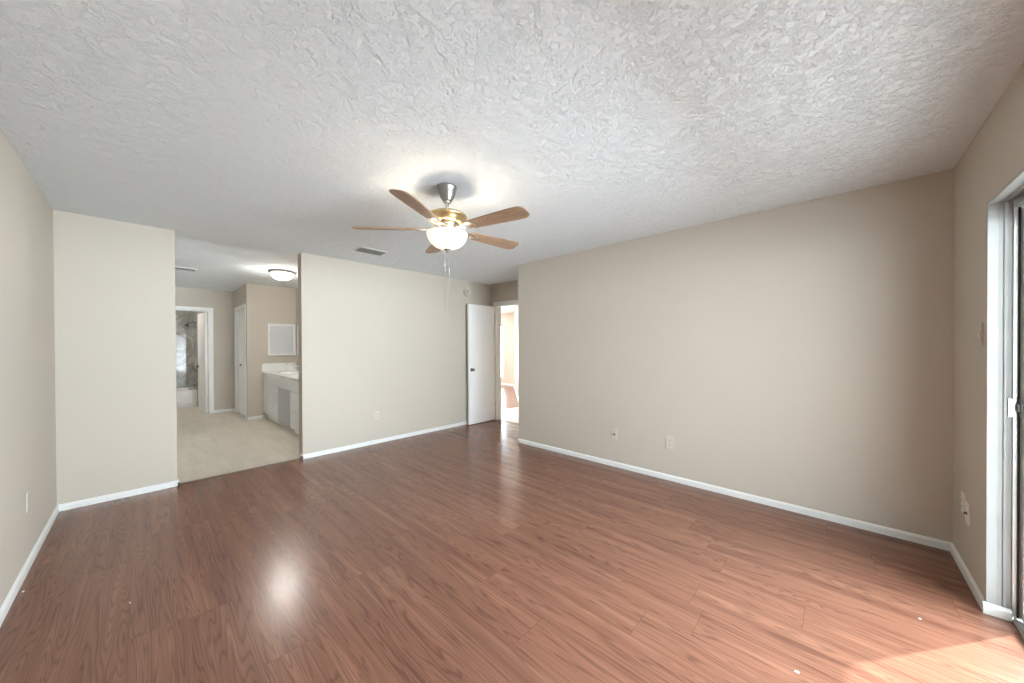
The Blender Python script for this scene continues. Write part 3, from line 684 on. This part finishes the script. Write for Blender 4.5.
front('drawer', K1, 7.26, 0.09, 0.355); front('drawer', K1, 7.26, 0.355, 0.65)
front('drawer', 5.68, K0, 0.09, 0.355); front('drawer', 5.68, K0, 0.355, 0.65)
front('door', V0, 5.68, 0.09, 0.65)
ct = thing('vanity_countertop', (V0+V1)/2, 1.8, 0.827, 'white marble vanity countertop with upstand and sink', 'countertop')
SX, SY, SA, SB = 7.08, 1.79, 0.22, 0.155
bm = new(); N = 40
# slab with an oval cut-out: a strip of quads between the oval and its bounding block, then plain blocks on both sides
bx0, bx1, by0, by1 = SX-0.30, SX+0.30, VF-0.025, VY-0.022
ov = []; sq = []
for k in range(N):
    a = 2*PI*k/N; c, s = math.cos(a), math.sin(a)
    ov.append((SX+SA*c, SY+SB*s))
    t = min(((bx1-SX) if c > 0 else (SX-bx0))/max(abs(c), 1e-6), ((by1-SY) if s > 0 else (SY-by0))/max(abs(s), 1e-6))
    sq.append((SX+c*t, SY+s*t))
for cx, cy in ((bx0, by0), (bx1, by0), (bx0, by1), (bx1, by1)):
    i = min(range(N), key=lambda j: (sq[j][0]-cx)**2+(sq[j][1]-cy)**2); sq[i] = (cx, cy)
prism(bm, sq, 0.827, 0.870, None, 0, ov)
box(bm, (V0-0.01, by0, 0.827), (bx0, by1, 0.870)); box(bm, (bx1, by0, 0.827), (V1, by1, 0.870))
obj('slab', bm, MARBLE, ct)
bm = new(); box(bm, (V0-0.01, VY-0.022, 0.827), (V1, VY-0.003, 0.985), 0.003); box(bm, (VX-0.022, VF-0.025, 0.870), (VX-0.003, VY-0.022, 1.02), 0.003); obj('backsplash', bm, MARBLE, ct)
bm = new(); lathe(bm, [(1.0, 0.870), (0.97, 0.862), (0.90, 0.82), (0.72, 0.775), (0.4, 0.752), (0.0, 0.748)], (0, 0, 0), 40)
for v in bm.verts: v.co = Vector((SX+v.co.x*SA, SY+v.co.y*SB, v.co.z))
obj('sink_bowl', bm, TUBM, ct)
fc = thing('faucet', 7.10, 1.995, 0.870, 'curved nickel faucet at the back of the vanity countertop', 'faucet')
bm = new(); pts = [(7.10, 1.995, 0.872)] + [(7.10, 1.995, 0.92)] + [(7.10, 1.925+0.07*math.cos(a), 0.93+0.062*math.sin(a)) for a in [PI*i/10 for i in range(0, 9)]]
pts += [(7.10, 1.845, 0.945)]
tube(bm, pts, [0.015, 0.014]+[0.012]*9+[0.011], 12); lathe(bm, [(0, 0.870), (0.028, 0.870), (0.026, 0.878), (0.015, 0.884)], (7.10, 1.995, 0), 24); obj('spout', bm, NICKEL, fc)
for s in (-1, 1):
    bm = new(); lathe(bm, [(0, 0.870), (0.022, 0.870), (0.020, 0.878), (0.013, 0.884), (0.013, 0.915), (0, 0.918)], (7.10+s*0.10, 1.995, 0), 20); tube(bm, [(7.10+s*0.10, 1.995, 0.908), (7.10+s*0.155, 1.985, 0.918)], [0.006, 0.005], 8); obj('tap_handle', bm, NICKEL, fc)
mc = thing('medicine_cabinet', VX-0.02, 1.84, 1.165, 'white framed wall cabinet at the end of the vanity', 'cabinet')
my0, my1, mz0, mz1 = 1.612, 2.068, 1.165, 1.770
bm = new(); fw = 0.034
for a, b in (((my0, mz0), (my0+fw, mz1)), ((my1-fw, mz0), (my1, mz1)), ((my0+fw, mz0), (my1-fw, mz0+fw)), ((my0+fw, mz1-fw), (my1-fw, mz1))):
    box(bm, (VX-0.034, a[0], a[1]), (VX-0.003, b[0], b[1]), 0.004)
obj('frame', bm, TRIM, mc)
bm = new(); box(bm, (VX-0.022, my0+fw-0.004, mz0+fw-0.004), (VX-0.003, my1-fw+0.004, mz1-fw+0.004)); obj('door', bm, plain('pale_grey_panel', (0.62, 0.635, 0.64), 0.4, nz=0.02, scale=4), mc, 'plain pale inset panel')
bm = new(); box(bm, (5.4, VY-0.010, 1.03), (7.74, VY-0.003, 1.78), 0.002)
obj('vanity_mirror', bm, MIRROR, None, 'wide frameless mirror on the wall behind the vanity', 'mirror')

# ------------------------------------------------------------------ bathtub and shower fittings
tub = thing('bathtub', 10.97, 0.0, 0, 'white bathtub in the grey marble alcove', 'bathtub')
TX0, TX1, TY0, TY1 = 10.56, 11.348, -0.70, 0.843
bm = new()
def rr(x0, y0, x1, y1, r): return rounded([(x0, y0), (x1, y0), (x1, y1), (x0, y1)], [r]*4, 5)
o_ = rr(TX0, TY0, TX1, TY1, 0.012); rings = [(o_, 0.0), (o_, 0.36), (rr(TX0+0.006, TY0+0.006, TX1-0.006, TY1-0.006, 0.014), 0.372), (rr(TX0+0.07, TY0+0.08, TX1-0.05, TY1-0.08, 0.10), 0.372), (rr(TX0+0.085, TY0+0.095, TX1-0.065, TY1-0.095, 0.11), 0.355), (rr(TX0+0.13, TY0+0.16, TX1-0.11, TY1-0.16, 0.12), 0.08), (rr(TX0+0.2, TY0+0.26, TX1-0.18, TY1-0.26, 0.1), 0.06)]
vr = [[bm.verts.new((x, y, z)) for x, y in o] for o, z in rings]
for A_, B_ in zip(vr, vr[1:]):
    for i in range(len(A_)): bm.faces.new((A_[i], A_[(i+1) % len(A_)], B_[(i+1) % len(A_)], B_[i]))
bm.faces.new(vr[-1]); bm.faces.new(vr[0][::-1])
bmesh.ops.recalc_face_normals(bm, faces=bm.faces)
obj('shell', bm, TUBM, tub)
bm = new(); box(bm, (TX0-0.012, TY0+0.1, 0.05), (TX0+0.001, TY1-0.1, 0.10), 0.004); obj('apron_lip', bm, TUBM, tub)
sh = thing('shower', 10.85, 0.80, 1.85, 'dark shower head on a short arm high on the tiled end wall', 'shower head')
bm = new(); lathe(bm, [(0, 0), (0.03, 0), (0.026, 0.008), (0.010, 0.012)], (0, 0, 0), 20, 'Y')
for v in bm.verts: v.co = Vector((10.95+v.co.x, 0.845-v.co.y, 1.91+v.co.z))
bmesh.ops.reverse_faces(bm, faces=bm.faces)
tube(bm, [(10.95, 0.84, 1.91), (10.95, 0.80, 1.915), (10.95, 0.75, 1.90), (10.95, 0.72, 1.87)], 0.010, 10); obj('arm', bm, DARKMET, sh)
bm = new(); b = bmesh.new(); lathe(b, [(0, 0.02), (0.014, 0.016), (0.02, 0.0), (0.042, -0.03), (0.044, -0.042), (0, -0.044)], (0, 0, 0), 24); add(bm, b, Matrix.Translation((10.95, 0.71, 1.855)) @ Matrix.Rotation(math.radians(-28), 4, 'X')); obj('spray_head', bm, DARKMET, sh)
sv = thing('tub_spout', 10.95, 0.80, 0.46, 'shiny tub spout low on the tiled end wall', 'tub spout')
bm = new(); tube(bm, [(10.95, 0.844, 0.50), (10.95, 0.77, 0.50), (10.95, 0.735, 0.485)], [0.024, 0.022, 0.018], 14); obj('spout', bm, NICKEL, sv)
bm = new(); lathe(bm, [(0, 0), (0.008, 0), (0.008, 0.02), (0, 0.022)], (10.95, 0.76, 0.52), 12); obj('diverter', bm, NICKEL, sv)
vt = thing('shower_valve', 10.95, 0.82, 0.85, 'round shower valve on the tiled end wall below the shower head', 'shower valve')
bm = new(); lathe(bm, [(0, 0), (0.08, 0), (0.076, 0.008), (0.03, 0.012), (0.028, 0.05), (0, 0.052)], (0, 0, 0), 32, 'Y')
for v in bm.verts: v.co = Vector((10.95+v.co.x, 0.845-v.co.y, 0.90+v.co.z))
bmesh.ops.reverse_faces(bm, faces=bm.faces); obj('escutcheon', bm, NICKEL, vt)
bm = new(); tube(bm, [(10.95, 0.80, 0.90), (10.95, 0.785, 0.83)], [0.009, 0.007], 10); obj('lever', bm, DARKMET, vt)

# ------------------------------------------------------------------ litter on the floor
def chip(x, y, s, label):
    bm = new(); o = []
    for k in range(7):
        a = 2*PI*k/7+random.random()*0.4; r = s*(0.6+0.5*random.random()); o.append((x+r*math.cos(a), y+r*0.6*math.sin(a)))
    prism(bm, o, 0.0003, 0.003, None, 0)
    obj('paint_chip', bm, CHIP, None, label, 'paint chip', 'paint chips on the laminate')
chip(0.121, 1.804, 0.010, 'largest pale paint chip, on the open laminate short of the sunlit patch')
chip(3.226, -0.455, 0.008, 'pale paint chip lying against the side wall baseboard')
chip(2.676, -0.055, 0.005, 'tiny pale paint chip on the laminate in front of the wall pier')
chip(-0.288, 2.557, 0.005, 'tiny pale fleck on the laminate near the sliding door corner')

# ------------------------------------------------------------------ outside the patio door
bm = new(); box(bm, (-5.0, -2.5, -0.16), (-0.692, 7.0, -0.05)); obj('patio_ground', bm, CONC, None, 'concrete patio slab outside the sliding door', 'patio', None, 'structure')
bm = new(); box(bm, (-1.75, -2.5, 2.36), (XW-0.157, 7.0, 2.46)); obj('roof_sun_limit', bm, EXT, None, 'unseen roof added over the sliding door to limit sun and sky light', 'roof', None, 'structure')  # added out of view; its depth sets how far the sun patch reaches
